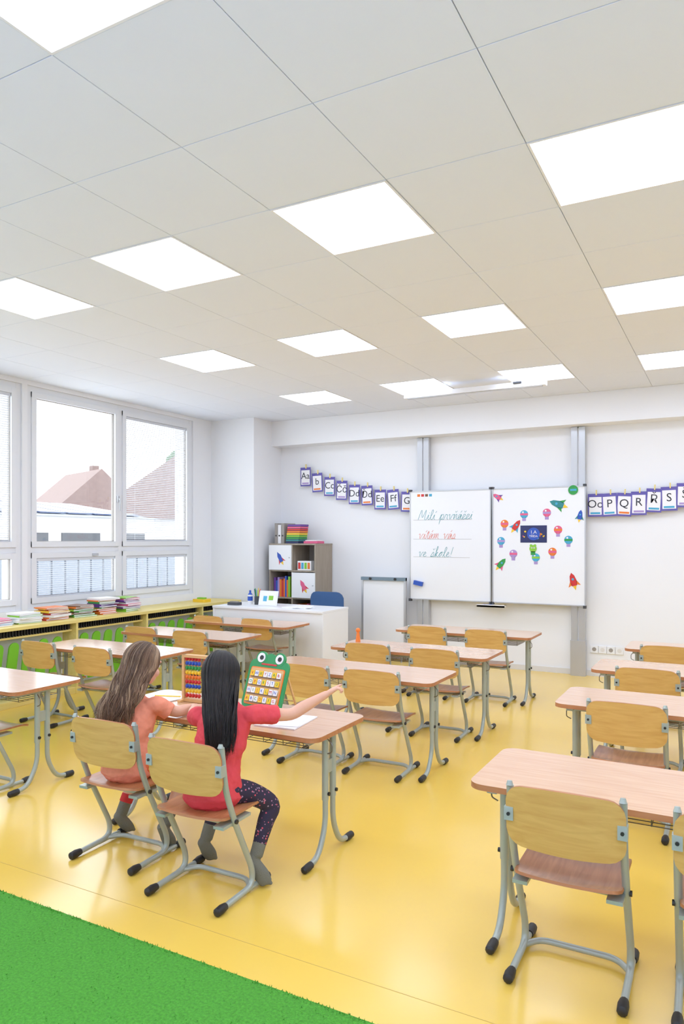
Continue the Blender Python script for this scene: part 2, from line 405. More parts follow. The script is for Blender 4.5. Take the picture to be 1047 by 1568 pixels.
desks=[(-.18,2.72),(-.18,4.13),(-.18,5.25),(-.10,6.33),
       (-2.23,2.93),(-2.23,4.28),(-2.21,5.30),(-2.20,6.56),
       (-4.20,2.93),(-4.36,4.19),(-4.40,5.18),(-4.48,6.16)]
for (x,y) in desks: place(DM,'school_desk',(x,y,0))

# ------------------------------------------------------------ chairs
def chair_mesh():
    b=B()
    for sx in(-1,1):
        X=sx*.178
        b.tube(fillet([(X,.018,.655),(X,.045,.48),(X,.10,.345),(X,.235,.085),(X,.225,.022),(X,.02,.018)],.05,6),.0125,m_frame,10)
        b.tube(fillet([(X,.16,.018),(X,.24,.019),(X,.335,.016)],.03),.011,m_frame,10)
        for y0,y1 in((.045,-.012),(.295,.35)):
            b.tube([(X,y0,.019),(X,(y0+y1)/2,.0190),(X,y1,.0185),(X,y1+(.006 if y1>y0 else -.006),.0185)],.0185,m_black,10,[.0145,.0185,.017,.009])
        b.tube([(X,.012,.655),(X,.014,.67)],.013,m_frame,10,[.0125,.008])
        b.box((X*1.0,.012,.565),(.03,.03,.045),m_frame); b.cyl((X,-.004,.565),(X,-.009,.565),.006,m_black,8)
        b.box((sx*.15,.13,.326),(.05,.19,.012),m_frame)
        b.cyl((X+sx*.01,.10,.338),(X+sx*.018,.10,.338),.010,m_black,8)
    b.tube(fillet([(-.178,.21,.022),(-.13,.265,.026),(.13,.265,.026),(.178,.21,.022)],.04),.011,m_frame,10)
    b.tube([(-.172,.11,.322),(.172,.11,.322)],.011,m_frame,10)
    def seat(x,y):
        z=.345+.010*(abs(x)/.17)**2+ (.012*((-.10-y)/.07)**2 if y<-.10 else 0)
        if y>.09: z-=.9*(y-.09)**2*3
        return V((x,.19+y,z))
    b.plate(.345,.355,.05,.010,seat,m_seat,nu=12,nv=14,m2=m_edge)
    def back(x,s): return V((x,.012-.022*(1-(x/.19)**2)-.12*s,.562+s+ .010*(1-(x/.19)**2)*(s/.09)))
    b.plate(.375,.195,.05,.010,back,m_back,nu=16,nv=12,m2=m_edge)
    return b.mesh('school_chair')
CM=chair_mesh()
chairs=[(-.475,2.375),(.035,2.385),(-.46,3.80),(.10,3.82),(-.465,4.86),(.10,4.9),(-.43,5.95),(.15,5.95),
        (-1.96,3.99),(-2.44,3.97),(-1.93,4.98),(-2.49,5.0),(-1.93,6.24),(-2.49,6.24),
        (-3.93,2.60),(-4.52,2.62),(-4.22,3.84),(-4.84,3.86),(-4.20,4.93),(-4.80,4.95),(-4.24,6.0),(-4.86,6.0)]
for (x,y) in chairs: place(CM,'school_chair',(x,y,0),random.uniform(-.03,.03))
place(CM,'school_chair',(-2.495,2.335,0),math.radians(2)); place(CM,'school_chair',(-1.945,2.245,0),math.radians(1))

# ------------------------------------------------------------ teacher desk & things
b=B(); X0,X1,Y0,Y1=-5.2,-3.75,6.5,7.08
b.bb(X0,X1,Y0,Y1,.695,.72,m_white); b.bb(X1-.025,X1,Y0+.01,Y1-.01,0,.695,m_white); b.bb(X0,X0+.025,Y0+.01,Y1-.01,0,.695,m_white)
b.bb(X0+.025,X1-.025,Y0+.02,Y0+.04,.12,.695,m_white); b.bb(X0+.03,X0+.45,Y0+.05,Y1-.03,.1,.69,m_white)
for z in(.28,.46,.64): b.bb(X0+.035,X0+.445,Y1-.03,Y1-.015,z-.16,z,m_white)
b.obj('teacher_desk',bevel=.003)
b=B(); b.cyl((0,0,0),(0,0,.11),.03,PAL['white'],18); b.tube([(0,0,.11),(0,0,.13),(0,0,.16)],.01,PAL['blue'],12,[.03,.012,.012]); b.cyl((0,0,.04),(0,0,.09),.0305,PAL['blue'],18)
b.obj('spray_bottle',(-4.93,6.86,.72))
b=B(); b.cyl((0,0,0),(0,0,.095),.035,m_dark,18)
for k in range(7):
    a=k*.9; b.cyl((.015*math.cos(a),.015*math.sin(a),.02),(.035*math.cos(a),.035*math.sin(a),.17+.01*(k%3)),.0045,PAL[PALK[k]],7)
b.obj('pencil_cup',(-4.82,6.85,.72))
b=B(); R=Matrix.Rotation(math.radians(-14),3,'X'); b.box((0,0,.085),(.25,.006,.17),m_white,R); b.box((0,-.005,.085),(.22,.003,.14),m_paper,R)
b.box((-.04,-.0075,.08),(.05,.002,.06),PAL['cyan'],R); b.box((.04,-.0075,.09),(.06,.002,.05),PAL['lime'],R); b.box((0,.04,.05),(.06,.07,.006),m_dark,Matrix.Rotation(math.radians(45),3,'X'))
b.obj('picture_stand',(-4.62,6.78,.72))
b=B(); b.plate(.16,.10,.03,.03,lambda x,y:V((x,y,.016)),m_dark); b.box((0,.0,.036),(.10,.05,.012),m_grey); b.obj('desk_phone',(-5.02,6.68,.72))
b=B(); b.box((0,0,.004),(.30,.21,.008),m_paper); b.box((.05,.02,.011),(.21,.28,.006),m_paper,Matrix.Rotation(.4,3,'Z')); b.obj('paper_pile',(-4.2,6.75,.72))
m_bluefab=M('blue_fabric',(58,94,146),0.9,bump=.4,bscale=300)
b=B(); b.plate(.44,.36,.09,.05,lambda x,s:V((x,.20-.05*(1-(x/.22)**2),.66+s)),m_bluefab,nu=12,nv=10)
b.plate(.46,.44,.09,.06,lambda x,y:V((x,-.02+y,.45+.02*(x/.23)**2)),m_bluefab,nu=12,nv=10)
b.tube(fillet([(0,.17,.70),(0,.23,.55),(0,.15,.41),(0,0,.41)],.05),.016,m_black); b.cyl((0,0,.07),(0,0,.42),.026,m_black)
for k in range(5):
    a=k*2*math.pi/5; b.tube([(0,0,.09),(.27*math.cos(a),.27*math.sin(a),.07)],.02,m_black,8,[.025,.014]); b.cyl((.27*math.cos(a)-.012,.27*math.sin(a),.03),(.27*math.cos(a)+.012,.27*math.sin(a),.03),.03,m_black,12)
b.obj('office_chair',(-4.30,7.38,0))
b=B(); X0,X1,Y0,Y1,Z1=-5.22,-4.53,7.68,8.10,1.42
for x in(X0,(X0+X1)/2-.009,X1-.018): b.bb(x,x+.018,Y0,Y1,0,Z1-.018,m_oakgrey)
b.bb(X0-.005,X1+.005,Y0-.005,Y1,Z1-.018,Z1,m_oakgrey)
for k in range(4): b.bb(X0+.018,X1-.018,Y0+.005,Y1,.03+k*.345,.048+k*.345,m_oakgrey)
b.bb(X0+.018,X1-.018,Y1-.01,Y1,.03,Z1-.018,m_grey)
xm=(X0+X1)/2
def door(x0,x1,z0,z1,c):
    b.bb(x0+.004,x1-.004,Y0-.016,Y0,z0,z1,m_white)
    cx,cz=(x0+x1)/2,(z0+z1)/2; R=Matrix.Rotation(math.radians(-30),4,'Y')
    def P(u,w): 
        p=R@V((u*.8,0,w*.8)); return (cx+p.x,Y0-.0165,cz+p.z)
    b.prism([P(-.03,-.08),P(.03,-.08),P(.035,.03),P(0,.10),P(-.035,.03)],(0,-1,0),PAL[c],.002)
    b.prism([P(-.07,-.10),P(-.03,-.07),P(-.03,-.01)],(0,-1,0),PAL['red'],.002); b.prism([P(.07,-.10),P(.03,-.01),P(.03,-.07)],(0,-1,0),PAL['red'],.002)
    b.prism([P(-.025,-.08),P(0,-.14),P(.025,-.08)],(0,-1,0),PAL['yellow'],.002)
    b.cyl((x1-.03,Y0-.016,cz),(x1-.03,Y0-.03,cz),.008,m_alu)
door(X0,xm,1.085,1.40,'blue'); door(xm,X1,.74,1.055,'pink'); door(X0,xm,.05,.37,'cyan')
def books(b,x,y,z,n,h0,h1,d=.2,wmax=.035,lim=None):
    for k in range(n):
        w=random.uniform(.014,wmax); h=random.uniform(h0,h1)
        if lim and x+w>lim: break
        b.bb(x,x+w-.001,y,y+d,z,z+h,PAL[random.choice(PALK)]); x+=w
books(b,X0+.03,Y0+.06,.738,9,.2,.27,lim=xm-.02); books(b,xm+.02,Y0+.06,.393,9,.2,.27,lim=X1-.03)
b.bb(xm+.05,xm+.25,Y0+.05,Y0+.25,1.083,1.20,m_paper)
for k in range(4): b.bb(xm+.06+k*.046,xm+.096+k*.046,Y0+.048,Y0+.05,1.10,1.18,PAL[['red','cyan','lime','orange'][k]])
b.obj('bookshelf',bevel=.0015)
b=B()
for k in range(3): b.bb(k*.05,k*.05+.045,0,.27,0,.26-.02*(k%2),m_paper if k%2 else m_grey); b.cyl((k*.05+.021,-.001,.1),(k*.05+.021,.002,.1),.012,m_dark,12)
b.obj('ring_binders',(-5.19,7.76,1.42))
b=B()
for k,c in enumerate(['navy','teal','green','lime','yellow','orange','red','pink','purple']):
    b.box((.10+k*.004,.12,.014+k*.027),(.19,.2,.020),PAL[c],None); b.box((.10+k*.004,.12,.014+k*.027),(.185,.195,.0265),m_dark)
b.obj('coloured_tray_stack',(-5.02,7.73,1.42))
b=B(); b.box((.0,.0,.015),(.20,.18,.03),PAL['pink']); b.box((0,0,.037),(.17,.15,.014),PAL['white']); b.obj('pink_box',(-4.66,7.86,1.42),bevel=.004)
b=B(); X0,X1=-3.99,-3.42
b.bb(X0,X1,7.90,7.925,.14,1.0,m_board)
for (a0,a1,c0,c1) in((X0-.01,X0+.015,.13,1.01),(X1-.015,X1+.01,.13,1.01),(X0,X1,.13,.155)): b.bb(a0,a1,7.89,7.93,c0,c1,m_alu)
b.bb(X0-.01,X1+.01,7.875,7.93,.975,1.015,m_clamp)
for x in(X0+.12,X1-.12): b.cyl((x,7.872,.995),(x,7.86,.995),.016,m_black,12)
for x in(X0+.05,X1-.05): b.tube([(x,7.93,.95),(x,8.06,.0)],.012,m_alu); b.tube([(x,7.92,.2),(x,7.90,.0)],.012,m_alu)
b.obj('flip_chart_board')
# ------------------------------------------------------------ main whiteboard
b=B(); YP=7.98
for x in(-3.25,-1.456):
    b.bb(x-.072,x-.008,8.04,8.105,0,2.69,m_alu); b.bb(x+.008,x+.072,8.04,8.105,0,2.69,m_alu); b.bb(x-.01,x+.01,8.06,8.105,0,2.68,m_white)
    b.bb(x-.08,x+.08,8.03,8.106,0,.38,m_alu)
    b.bb(x-.05,x+.05,8.01,8.05,.80,2.0,m_alu)
ZB0,ZB1=.757,2.05
for (x0,x1) in((-3.395,-2.398),(-2.382,-1.365)):
    b.bb(x0+.008,x1-.008,YP,YP+.025,ZB0+.008,ZB1-.008,m_board)
    for (a0,a1,c0,c1) in((x0,x0+.012,ZB0,ZB1),(x1-.012,x1,ZB0,ZB1),(x0+.012,x1-.012,ZB0,ZB0+.012),(x0+.012,x1-.012,ZB1-.012,ZB1)): b.bb(a0,a1,YP-.006,YP+.03,c0,c1,m_alu)
for x in(-3.385,-2.40,-2.38,-1.375):
    b.box((x,YP,ZB0-.006),(.03,.05,.03),m_dark); b.box((x,YP,ZB1+.004),(.03,.05,.025),m_dark)
b.bb(-2.55,-2.23,YP-.05,YP+.03,ZB0-.05,ZB0-.03,m_white); b.bb(-2.55,-2.23,YP-.05,YP-.045,ZB0-.05,ZB0-.02,m_white)
b.box((-2.43,YP-.02,ZB0-.025),(.1,.012,.012),PAL['blue'])
RX=Matrix.Rotation(math.radians(90),4,'X')
def lp(u,v): return (-3.385+u*.975, ZB0+v*(ZB1-ZB0))
m_tealink=M('teal_marker',(70,160,170),.6,var=.02); m_redink=M('red_marker',(236,134,118),.6,var=.02)
GL={'i':(.3,[(0,0),(.15,.5),(.15,.1),(.3,0)]),'l':(.35,[(0,0),(.25,.7),(.2,1),(.1,.8),(.15,.1),(.35,0)]),
'M':(.9,[(0,0),(.15,1),(.4,.2),(.65,1),(.7,.05),(.85,0)]),'p':(.5,[(0,0),(.15,.5),(.12,-.5),(.15,.35),(.35,.5),(.4,.2),(.2,0),(.5,0)]),
'r':(.45,[(0,0),(.12,.5),(.2,.45),(.32,.45),(.32,.1),(.45,0)]),'v':(.5,[(0,.4),(.1,.5),(.2,0),(.38,.45),(.5,.45)]),
'n':(.5,[(0,.4),(.08,.5),(.1,0),(.25,.5),(.35,.4),(.35,.1),(.5,0)]),'a':(.45,[(0,0),(.3,.45),(.1,.45),(.05,.1),(.2,0),(.33,.45),(.33,.1),(.45,0)]),
'c':(.4,[(0,0),(.3,.4),(.15,.5),(.05,.2),(.15,0),(.4,.1)]),'t':(.35,[(0,0),(.2,.8),(.2,.1),(.35,0)]),
'm':(.65,[(0,.4),(.08,.5),(.1,0),(.22,.5),(.3,.4),(.3,0),(.42,.5),(.5,.4),(.5,.1),(.65,0)]),'e':(.4,[(0,.1),(.25,.35),(.15,.5),(.05,.2),(.15,0),(.4,.1)]),
's':(.4,[(0,0),(.2,.5),(.3,.2),(.15,0),(.05,.05),(.4,0)]),'k':(.45,[(0,0),(.2,.9),(.1,1),(.12,0),(.2,.4),(.3,.45),(.18,.25),(.35,0),(.45,.05)]),
'o':(.45,[(0,.1),(.25,.5),(.05,.3),(.15,0),(.33,.3),(.25,.5),(.45,.45)]),'!':(.3,[(.15,1),(.13,.6),(.12,.25)])}
def cursive(t,x,z,s,mat,y):
    cx=0; acc={'í':('i','/'),'á':('a','/'),'ň':('n','v'),'č':('c','v'),'š':('s','v')}
    def Pp(u,w): return (x+(cx+u+w*.28)*s,y,z+w*s)
    for ch in t:
        if ch==' ': cx+=.45; continue
        a=acc.get(ch); g=a[0] if a else ch; wd,pl=GL[g]
        b.tube([Pp(*q) for q in catmull(pl,4)],.0024,mat,5)
        if g=='i' and not a: b.tube([Pp(.17,.68),Pp(.19,.72)],.003,mat,5)
        if a: b.tube([Pp(.18,.68),Pp(.28,.85)] if a[1]=='/' else [Pp(.1,.82),Pp(.18,.68),Pp(.3,.84)],.0022,mat,5)
        if g=='t': b.tube([Pp(.05,.58),Pp(.33,.6)],.0022,mat,5)
        if g=='!': b.tube([Pp(.12,.05),Pp(.13,.08)],.0035,mat,5)
        cx+=wd
for (u,v,t,c,e_) in((.10,.735,'Milí prvňáčci',m_tealink,.66),(.10,.56,'vítám vás',m_redink,.66),(.10,.395,'ve škole!',m_tealink,.64)):
    x,z=lp(u,v); cursive(t,x,z,.115,c,YP-.001)
    b.bb(x-.06,x+e_,YP-.002,YP,z-.006,z-.003,m_grey)
x,z=lp(.09,.97)
for k in range(4): b.bb(x+k*.05,x+k*.05+.035,YP-.003,YP,z-.03,z,PAL[['orange','red','brown','cyan'][k]])
x,z=lp(.11,.15); b.box((x,YP-.02,z),(.11,.04,.05),PAL['blue'],Matrix.Rotation(.2,3,'Y'))
def rp(u,v): return (-2.372+u*.997, ZB0+v*(ZB1-ZB0))
def disc(x,z,r,m,t=.002,n=20,y=None):
    y=YP if y is None else y
    b.prism([(x+r*math.cos(2*math.pi*k/n),y-t,z+r*math.sin(2*math.pi*k/n)) for k in range(n)],(0,1,0),m,.0015)
def balloon(u,v,c1,c2):
    x,z=rp(u,v); disc(x,z,.045,PAL[c1],.002); b.bb(x-.043,x+.043,YP-.0036,YP-.002,z-.012,z+.010,PAL[c2])
    disc(x-.012,z+.022,.010,PAL['white'],.004); b.bb(x-.02,x+.02,YP-.003,YP-.001,z-.075,z-.045,PAL['lilac'])
    for s in(-1,1): b.bb(x+s*.018-.002,x+s*.018+.002,YP-.002,YP-.001,z-.05,z-.03,m_dark)
def rocket(u,v,c1,c2,a,s=1.0):
    x,z=rp(u,v); R=Matrix.Rotation(math.radians(a),4,'Y')
    def P(q): 
        p=R@V((q[0]*s,0,q[1]*s)); return (x+p.x,YP-.003,z+p.z)
    def Q(q,d): 
        p=P(q); return (p[0],p[1]-d,p[2])
    b.prism([P(q) for q in((-.025,-.05),(.025,-.05),(.032,.0),(.022,.05),(0,.08),(-.022,.05),(-.032,0))],(0,1,0),PAL[c1],.002)
    b.prism([P(q) for q in((-.03,0),(-.06,-.055),(-.022,-.04))],(0,1,0),PAL[c2],.002); b.prism([P(q) for q in((.03,0),(.022,-.04),(.06,-.055))],(0,1,0),PAL[c2],.002)
    b.prism([P(q) for q in((-.018,-.052),(0,-.095),(.018,-.052))],(0,1,0),PAL['yellow'],.002)
    b.prism([Q((.012*math.cos(k),.015+.012*math.sin(k)),.002) for k in [i*.785 for i in range(8)]],(0,1,0),PAL['cyan'],.0015)
rocket(.05,.925,'pink','purple',-60,.8); rocket(.72,.85,'teal','green',-70,1.2); rocket(.26,.67,'red','cyan',35,1.0); rocket(.09,.34,'green','pink',40,1.0)
rocket(.88,.21,'red','orange',-15,1.1); rocket(.95,.75,'blue','teal',10,.8)
x,z=rp(.88,.965); disc(x,z,.052,PAL['green'],.008); b.bb(x-.03,x+.035,YP-.011,YP-.009,z-.01,z+.012,PAL['cyan'])
for (u,v,c1,c2) in((.35,.77,'cyan','pink'),(.60,.78,'pink','lilac'),(.13,.69,'orange','pink'),(.09,.54,'cyan','lilac'),(.23,.43,'lilac','pink'),(.48,.40,'cyan','lime'),(.66,.45,'orange','pink'),(.83,.55,'cyan','green'),(.72,.635,'pink','orange')): balloon(u,v,c1,c2)
x,z=rp(.455,.60); b.bb(x-.145,x+.145,YP-.003,YP,z-.095,z+.095,PAL['navy'])
for k in range(14): disc(x+random.uniform(-.13,.13),z+random.uniform(-.085,.085),random.uniform(.004,.012),PAL[random.choice(['cyan','orange','yellow','pink'])],.0045,8)
disc(x,z,.07,PAL['blue'],.0055); b.text('1.A',.05,PAL['white'],Matrix.Translation((x,YP-.0075,z+.02))@RX); b.text('TŘÍDA',.032,PAL['white'],Matrix.Translation((x,YP-.0075,z-.025))@RX)
x,z=rp(.45,.475); disc(x,z,.04,PAL['lime'],.006); disc(x-.022,z+.035,.014,PAL['lime'],.007); disc(x+.022,z+.035,.014,PAL['lime'],.007); b.bb(x-.025,x+.025,YP-.006,YP-.004,z-.07,z-.03,PAL['green'])
disc(x-.013,z+.01,.009,PAL['white'],.008,10); disc(x+.013,z+.01,.009,PAL['white'],.008,10); disc(x-.013,z+.01,.004,m_black,.0095,8); disc(x+.013,z+.01,.004,m_black,.0095,8)
b.obj('whiteboard',recalc=False)

# ------------------------------------------------------------ letter garlands
m_cardedge=M('card_border',(92,84,168),.7); m_ink=M('ink',(26,28,44),.7)
def garland(letters,pts,name):
    b=B(); Y=8.06
    b.tube([(x,Y+.01,z+.14) for x,z in pts],.0022,m_paper,6)
    for k,(x,z) in enumerate(pts[1:-1]):
        if k>=len(letters): break
        a=random.uniform(-.07,.07); R=Matrix.Rotation(a,3,'Y'); dy=-.004*(k%2); z+=random.uniform(-.012,.012)
        b.box((x,Y+dy,z),(.155,.003,.245),m_cardedge,R); b.box((x,Y-.002+dy,z-.008),(.128,.002,.19),m_paper,R)
        b.text(letters[k],.12,m_ink,Matrix.Translation((x,Y-.0036+dy,z+.01))@R.to_4x4()@RX)
        b.box((x,Y-.0035+dy,z-.085),(.10,.001,.02),PAL[random.choice(['lilac','orange','cyan'])],R)
        b.box((x+.01,Y-.006,z+.135),(.012,.016,.055),m_yell,R)
    b.obj(name,recalc=False)
L=[]
for k in range(11):
    x=-5.086+k*.180; t=(k-1)/8; L.append((x,2.28-.34*(1-(1-t)**1.6) if 0<=t<=1 else (2.36 if t<0 else 1.93)))
L=L[:10]+[(-3.40,1.93)]
garland(['Aa','b','Cc','Čč','Dd','Ďd','Ee','Ff','G'],L,'letter_card_garland')
Rr=[(-1.37,1.86)]+[(-1.28+k*.144,1.835+.0022*k*k) for k in range(14)]+[(.80,2.35)]
garland(['Oo','P','Q','R','Ř','S','Š','T','Ť','U','V','W','X','Y'],Rr,'letter_card_garland')
b=B()
for k in range(4): b.box((-1.30+k*.085,8.113,.29),(.08,.012,.08),m_white); b.cyl((-1.30+k*.085,8.108,.29),(-1.30+k*.085,8.1055,.29),.022,m_trim if k%2 else m_grey,16)
b.obj('wall_sockets',bevel=.002)

# ------------------------------------------------------------ window bench
b=B(); YA,YZ=-.9,7.46; XF=-5.5
b.bb(XL+.005,XF,YA,YZ,.675,.705,m_yell)
ups=[-.9,.1,1.05,2.0,2.95,3.9,4.84,5.78,6.7,7.435]
for y in ups: b.bb(XL+.01,XF-.01,y,y+.025,0,.675,m_yell)
b.bb(XL+.02,XF-.02,YA,YZ,.0,.06,m_yell)
b.bb(XL+.28,XL+.30,YA+.03,YZ-.01,.06,.675,m_white)
for a,c in zip(ups[:-1],ups[1:]):
    b.bb(XF-.10,XF-.09,a+.03,c-.005,.615,.67,m_dark)
    y=a+.05
    while y<c-.03:
        b.bb(XF-.088,XF-.07,y,y+.012,.60,.675,m_black); y+=.03
    b.bb(XF-.10,XF-.06,a+.03,c-.005,.595,.612,m_yell)
    y=a+.10
    while y<c-.11:
        pl=[]
        for k in range(11):
            t=math.pi*k/10; pl.append((.05*math.cos(t),.40+.05*math.sin(t)))
        pl=[(.05,0)]+pl+[(-.05,0)]
        b.prism([(XF-.09,y+u+.14*w,.11+w) for u,w in pl],(1,0,0),m_green,.018)
        y+=.155
b.obj('window_bench',bevel=.002)
def stack(y,n,cols,x=-5.74,w=.21,d=.26):
    b=B(); z=0
    for k in range(n):
        t=random.uniform(.009,.02); R=Matrix.Rotation(random.uniform(-.2,.2),3,'Z'); c=random.choice(cols); ww=w*random.uniform(.8,1); dd=d*random.uniform(.8,1)
        o=V((random.uniform(-.015,.015),random.uniform(-.02,.02),z+t/2))
        b.box(o,(ww-.006,dd-.006,t*.7),m_paper,R); b.box(o+V((0,0,t*.42)),(ww,dd,t*.14),PAL[c],R); b.box(o-V((0,0,t*.42)),(ww,dd,t*.14),PAL[c],R); b.box(o-R@V((0,dd/2-.002,0)),(ww,.004,t*.9),PAL[c],R)
        z+=t
    b.obj('book_stack',(x,y,.705))
stack(3.85,4,['red','white','lime'],d=.22); stack(4.16,4,['pink','white','cyan'],w=.2,d=.2); stack(4.45,6,['white','teal','lime','white']); stack(4.76,9,['orange','white','yellow','red','orange'])
stack(5.07,9,['white','orange','green','lime','brown']); stack(5.38,11,['purple','orange','green','white','purple']); stack(5.69,10,['purple','white','pink','navy','lime'])
b=B(); b.plate(.20,.14,.03,.035,lambda x,y:V((x,y,.018)),PAL['yellow']); b.box((0,0,.045),(.1,.06,.02),PAL['lime']); b.obj('yellow_pencil_case',(-5.72,6.95,.705))

# ------------------------------------------------------------ desk toys
m_frog=M('frog_green',(28,140,74),.4); m_pine=WOOD('pine',(214,160,96),(230,182,120),.5)
b=B(); tl=math.radians(-20); R=Matrix.Rotation(tl,4,'X')
def T(x,y,z): return R@V((x,y,z))
def fpr(pl,y0,th,m): b.prism([T(u,y0,w) for u,w in pl],R.to_3x3()@V((0,1,0)),m,th)
def rr(x0,x1,z0,z1,r,n=5):
    o=[]
    for cx,cz,a0 in((x1-r,z0+r,-90),(x1-r,z1-r,0),(x0+r,z1-r,90),(x0+r,z0+r,180)):
        for k in range(n+1):
            a=math.radians(a0+90*k/n); o.append((cx+r*math.cos(a),cz+r*math.sin(a)))
    return o
def cir(x,z,r,n=20): return [(x+r*math.cos(2*math.pi*k/n),z+r*math.sin(2*math.pi*k/n)) for k in range(n)]
fpr(rr(-.13,.13,0,.255,.035),0,.012,m_frog); fpr(rr(-.112,.112,.022,.215,.012),-.003,.003,PAL['orange']); fpr(rr(-.106,.106,.028,.209,.008),-.005,.003,m_pine)
for x in(-.06,.06): fpr(cir(x,.262,.036),-.001,.013,m_frog); fpr(cir(x,.264,.025),-.004,.003,PAL['white']); fpr(cir(x+.004,.264,.012),-.007,.003,m_black)
fpr(cir(0,.25,.04),.0005,.011,m_frog); fpr(rr(-.05,.05,.228,.236,.003),-.003,.003,PAL['red'])
alph='ABCDEFGHIJKLMNOPQRSTUVWXYZ'; q=0
for r in range(4):
    z=.045+r*.043
    p=[T(-.10,-.010,z-.012),T(.10,-.010,z-.012)]; b.tube(p,.002,m_steel,6)
    for k in range(7):
        x=-.088+k*.029; c=['yellow','white','white','yellow','white'][(k+r)%5]
        fpr(rr(x-.012,x+.012,z-.008,z+.02,.003,2),-.014,.006,PAL[c])
        b.text(alph[q%26],.022,PAL[['red','blue','green'][q%3]],R@Matrix.Translation((x,-.0147,z+.006))@RX); q+=1
for x in(-.10,.10):
    b.tube([T(x,.012,.22),V((x,.17,.008))],.006,m_pine,8)
b.tube([V((-.1,.15,.03)),V((.1,.15,.03))],.004,m_pine,6)
b.obj('frog_letter_board',(-2.10,3.0,.613),math.radians(-6),recalc=False)
b=B()
for x in(-.125,.125): b.box((x,0,.125),(.014,.03,.25),m_pine)
for z in(.008,.243): b.box((0,0,z),(.26,.035,.014),m_pine)
for x in(-.125,.125): b.box((x,0,.006),(.02,.10,.012),m_pine)
bc=['red','yellow','blue','red','orange','yellow','green','blue','red','yellow']
for r in range(9):
    z=.032+r*.0245; b.tube([(-.12,0,z),(.12,0,z)],.0016,m_steel,6)
    for k in range(10):
        x=-.108+k*.0195+ (.02 if k>4 else 0); b.ell((x,0,z),(.0092,.0115,.0115),PAL[bc[(r+(5 if k>4 else 0))%10]],nu=10,nv=6)
b.obj('abacus',(-2.455,3.0,.611),math.radians(4))
b=B(); b.box((0,0,.003),(.21,.25,.006),m_paper,Matrix.Rotation(.1,3,'Z')); b.box((.02,-.01,.008),(.14,.20,.004),PAL['white'],Matrix.Rotation(.3,3,'Z')); b.obj('exercise_book',(-1.86,2.88,.611))
b=B(); b.box((0,0,.003),(.22,.18,.004),m_paper,Matrix.Rotation(-.2,3,'Z')); b.tube([(-.05,-.02,.009),(.09,.03,.009)],.0035,PAL['yellow'],6); b.obj('exercise_book',(-2.73,3.0,.611))
b=B(); b.cyl((0,0,0),(0,0,.09),.022,PAL['orange'],12,.010); b.ell((0,0,.095),(.02,.02,.02),PAL['orange']); b.obj('orange_bottle',(-2.78,5.42,.611))

# ------------------------------------------------------------ girls
m_skin=M('skin',(226,168,140),.5,var=.05,scale=20); m_skin.node_tree.nodes['Principled BSDF'].inputs['Subsurface Weight'].default_value=.12
m_skin.node_tree.nodes['Principled BSDF'].inputs['Subsurface Radius'].default_value=(.02,.008,.004)
m_lip=M('lips',(196,104,96),.45); m_eyew=M('eye_white',(240,238,235),.2); m_iris=M('iris',(70,46,30),.2)
m_coral=M('coral_shirt',(222,60,70),.85,bump=.3,bscale=30); m_salmon=M('salmon_shirt',(244,142,110),.85,var=.18,scale=40,bump=.3,bscale=30)
m_legg=DOTS('flower_leggings',(36,28,52),(216,60,80),(150,140,170),70,.26); m_short=DOTS('orange_shorts',(232,110,60),(250,206,130),(200,70,50),70,.3)
m_sock=M('grey_sock',(112,112,100),.95,bump=.5,bscale=300); m_sred=M('red_cuff',(200,44,48),.9)
def hairmat(n,c1,c2,r=.5):
    m=WOOD(n,c1,c2,r,(60,60,2),2.5); m.node_tree.nodes['Principled BSDF'].inputs['Specular IOR Level'].default_value=.3; return m
m_hblk=[hairmat('black_hair',(8,6,7),(20,15,15)),hairmat('black_hair_light',(14,11,11),(34,25,24))]
m_hbrn=[hairmat('brown_hair',(84,60,44),(124,94,70)),hairmat('brown_hair_dark',(60,42,31),(92,68,50)),hairmat('brown_hair_light',(136,108,82),(170,140,110))]

def hand(b,w,d,n,side,curls,m):
    w=V(w); d=V(d).normalized(); n=V(n); n=(n-d*n.dot(d)).normalized(); s=d.cross(n)*side
    pts=[(0,.016,.013),(.018,.021,.0125),(.036,.025,.0115),(.052,.024,.0095)]
    b.loft([(*(w+d*t),a,c) for t,a,c in pts],s,m,seg=16,sub=3)
    for k,(o,L) in enumerate(((.0195,.042),(.0066,.047),(-.0066,.044),(-.0195,.035))):
        p=w+d*.046+s*o; dd=(d+s*(o*7)).normalized(); P=[p-dd*.01,p]; r=.0063 if k<3 else .0056; c=curls[k]; ax=dd.cross(n)
        for j,f in enumerate((.42,.32,.26)):
            dd=(Matrix.Rotation(math.radians(-c*(1.0 if j else .6)),3,ax)@dd).normalized()
            p=p+dd*L*f; P.append(p)
        b.tube(P,r,m,10,[r*1.05,r*1.08,r,r*.92,r*.62])
    p=w+d*.012+s*.014; dd=(d*.55+s*.75-n*.25).normalized(); P=[p,p+dd*.022]
    dd2=(d*.85+s*.35-n*.25).normalized(); P+=[P[-1]+dd2*.018,P[-1]+dd2*.034]
    b.tube(P,.007,m,10,[.0095,.0085,.0075,.005])

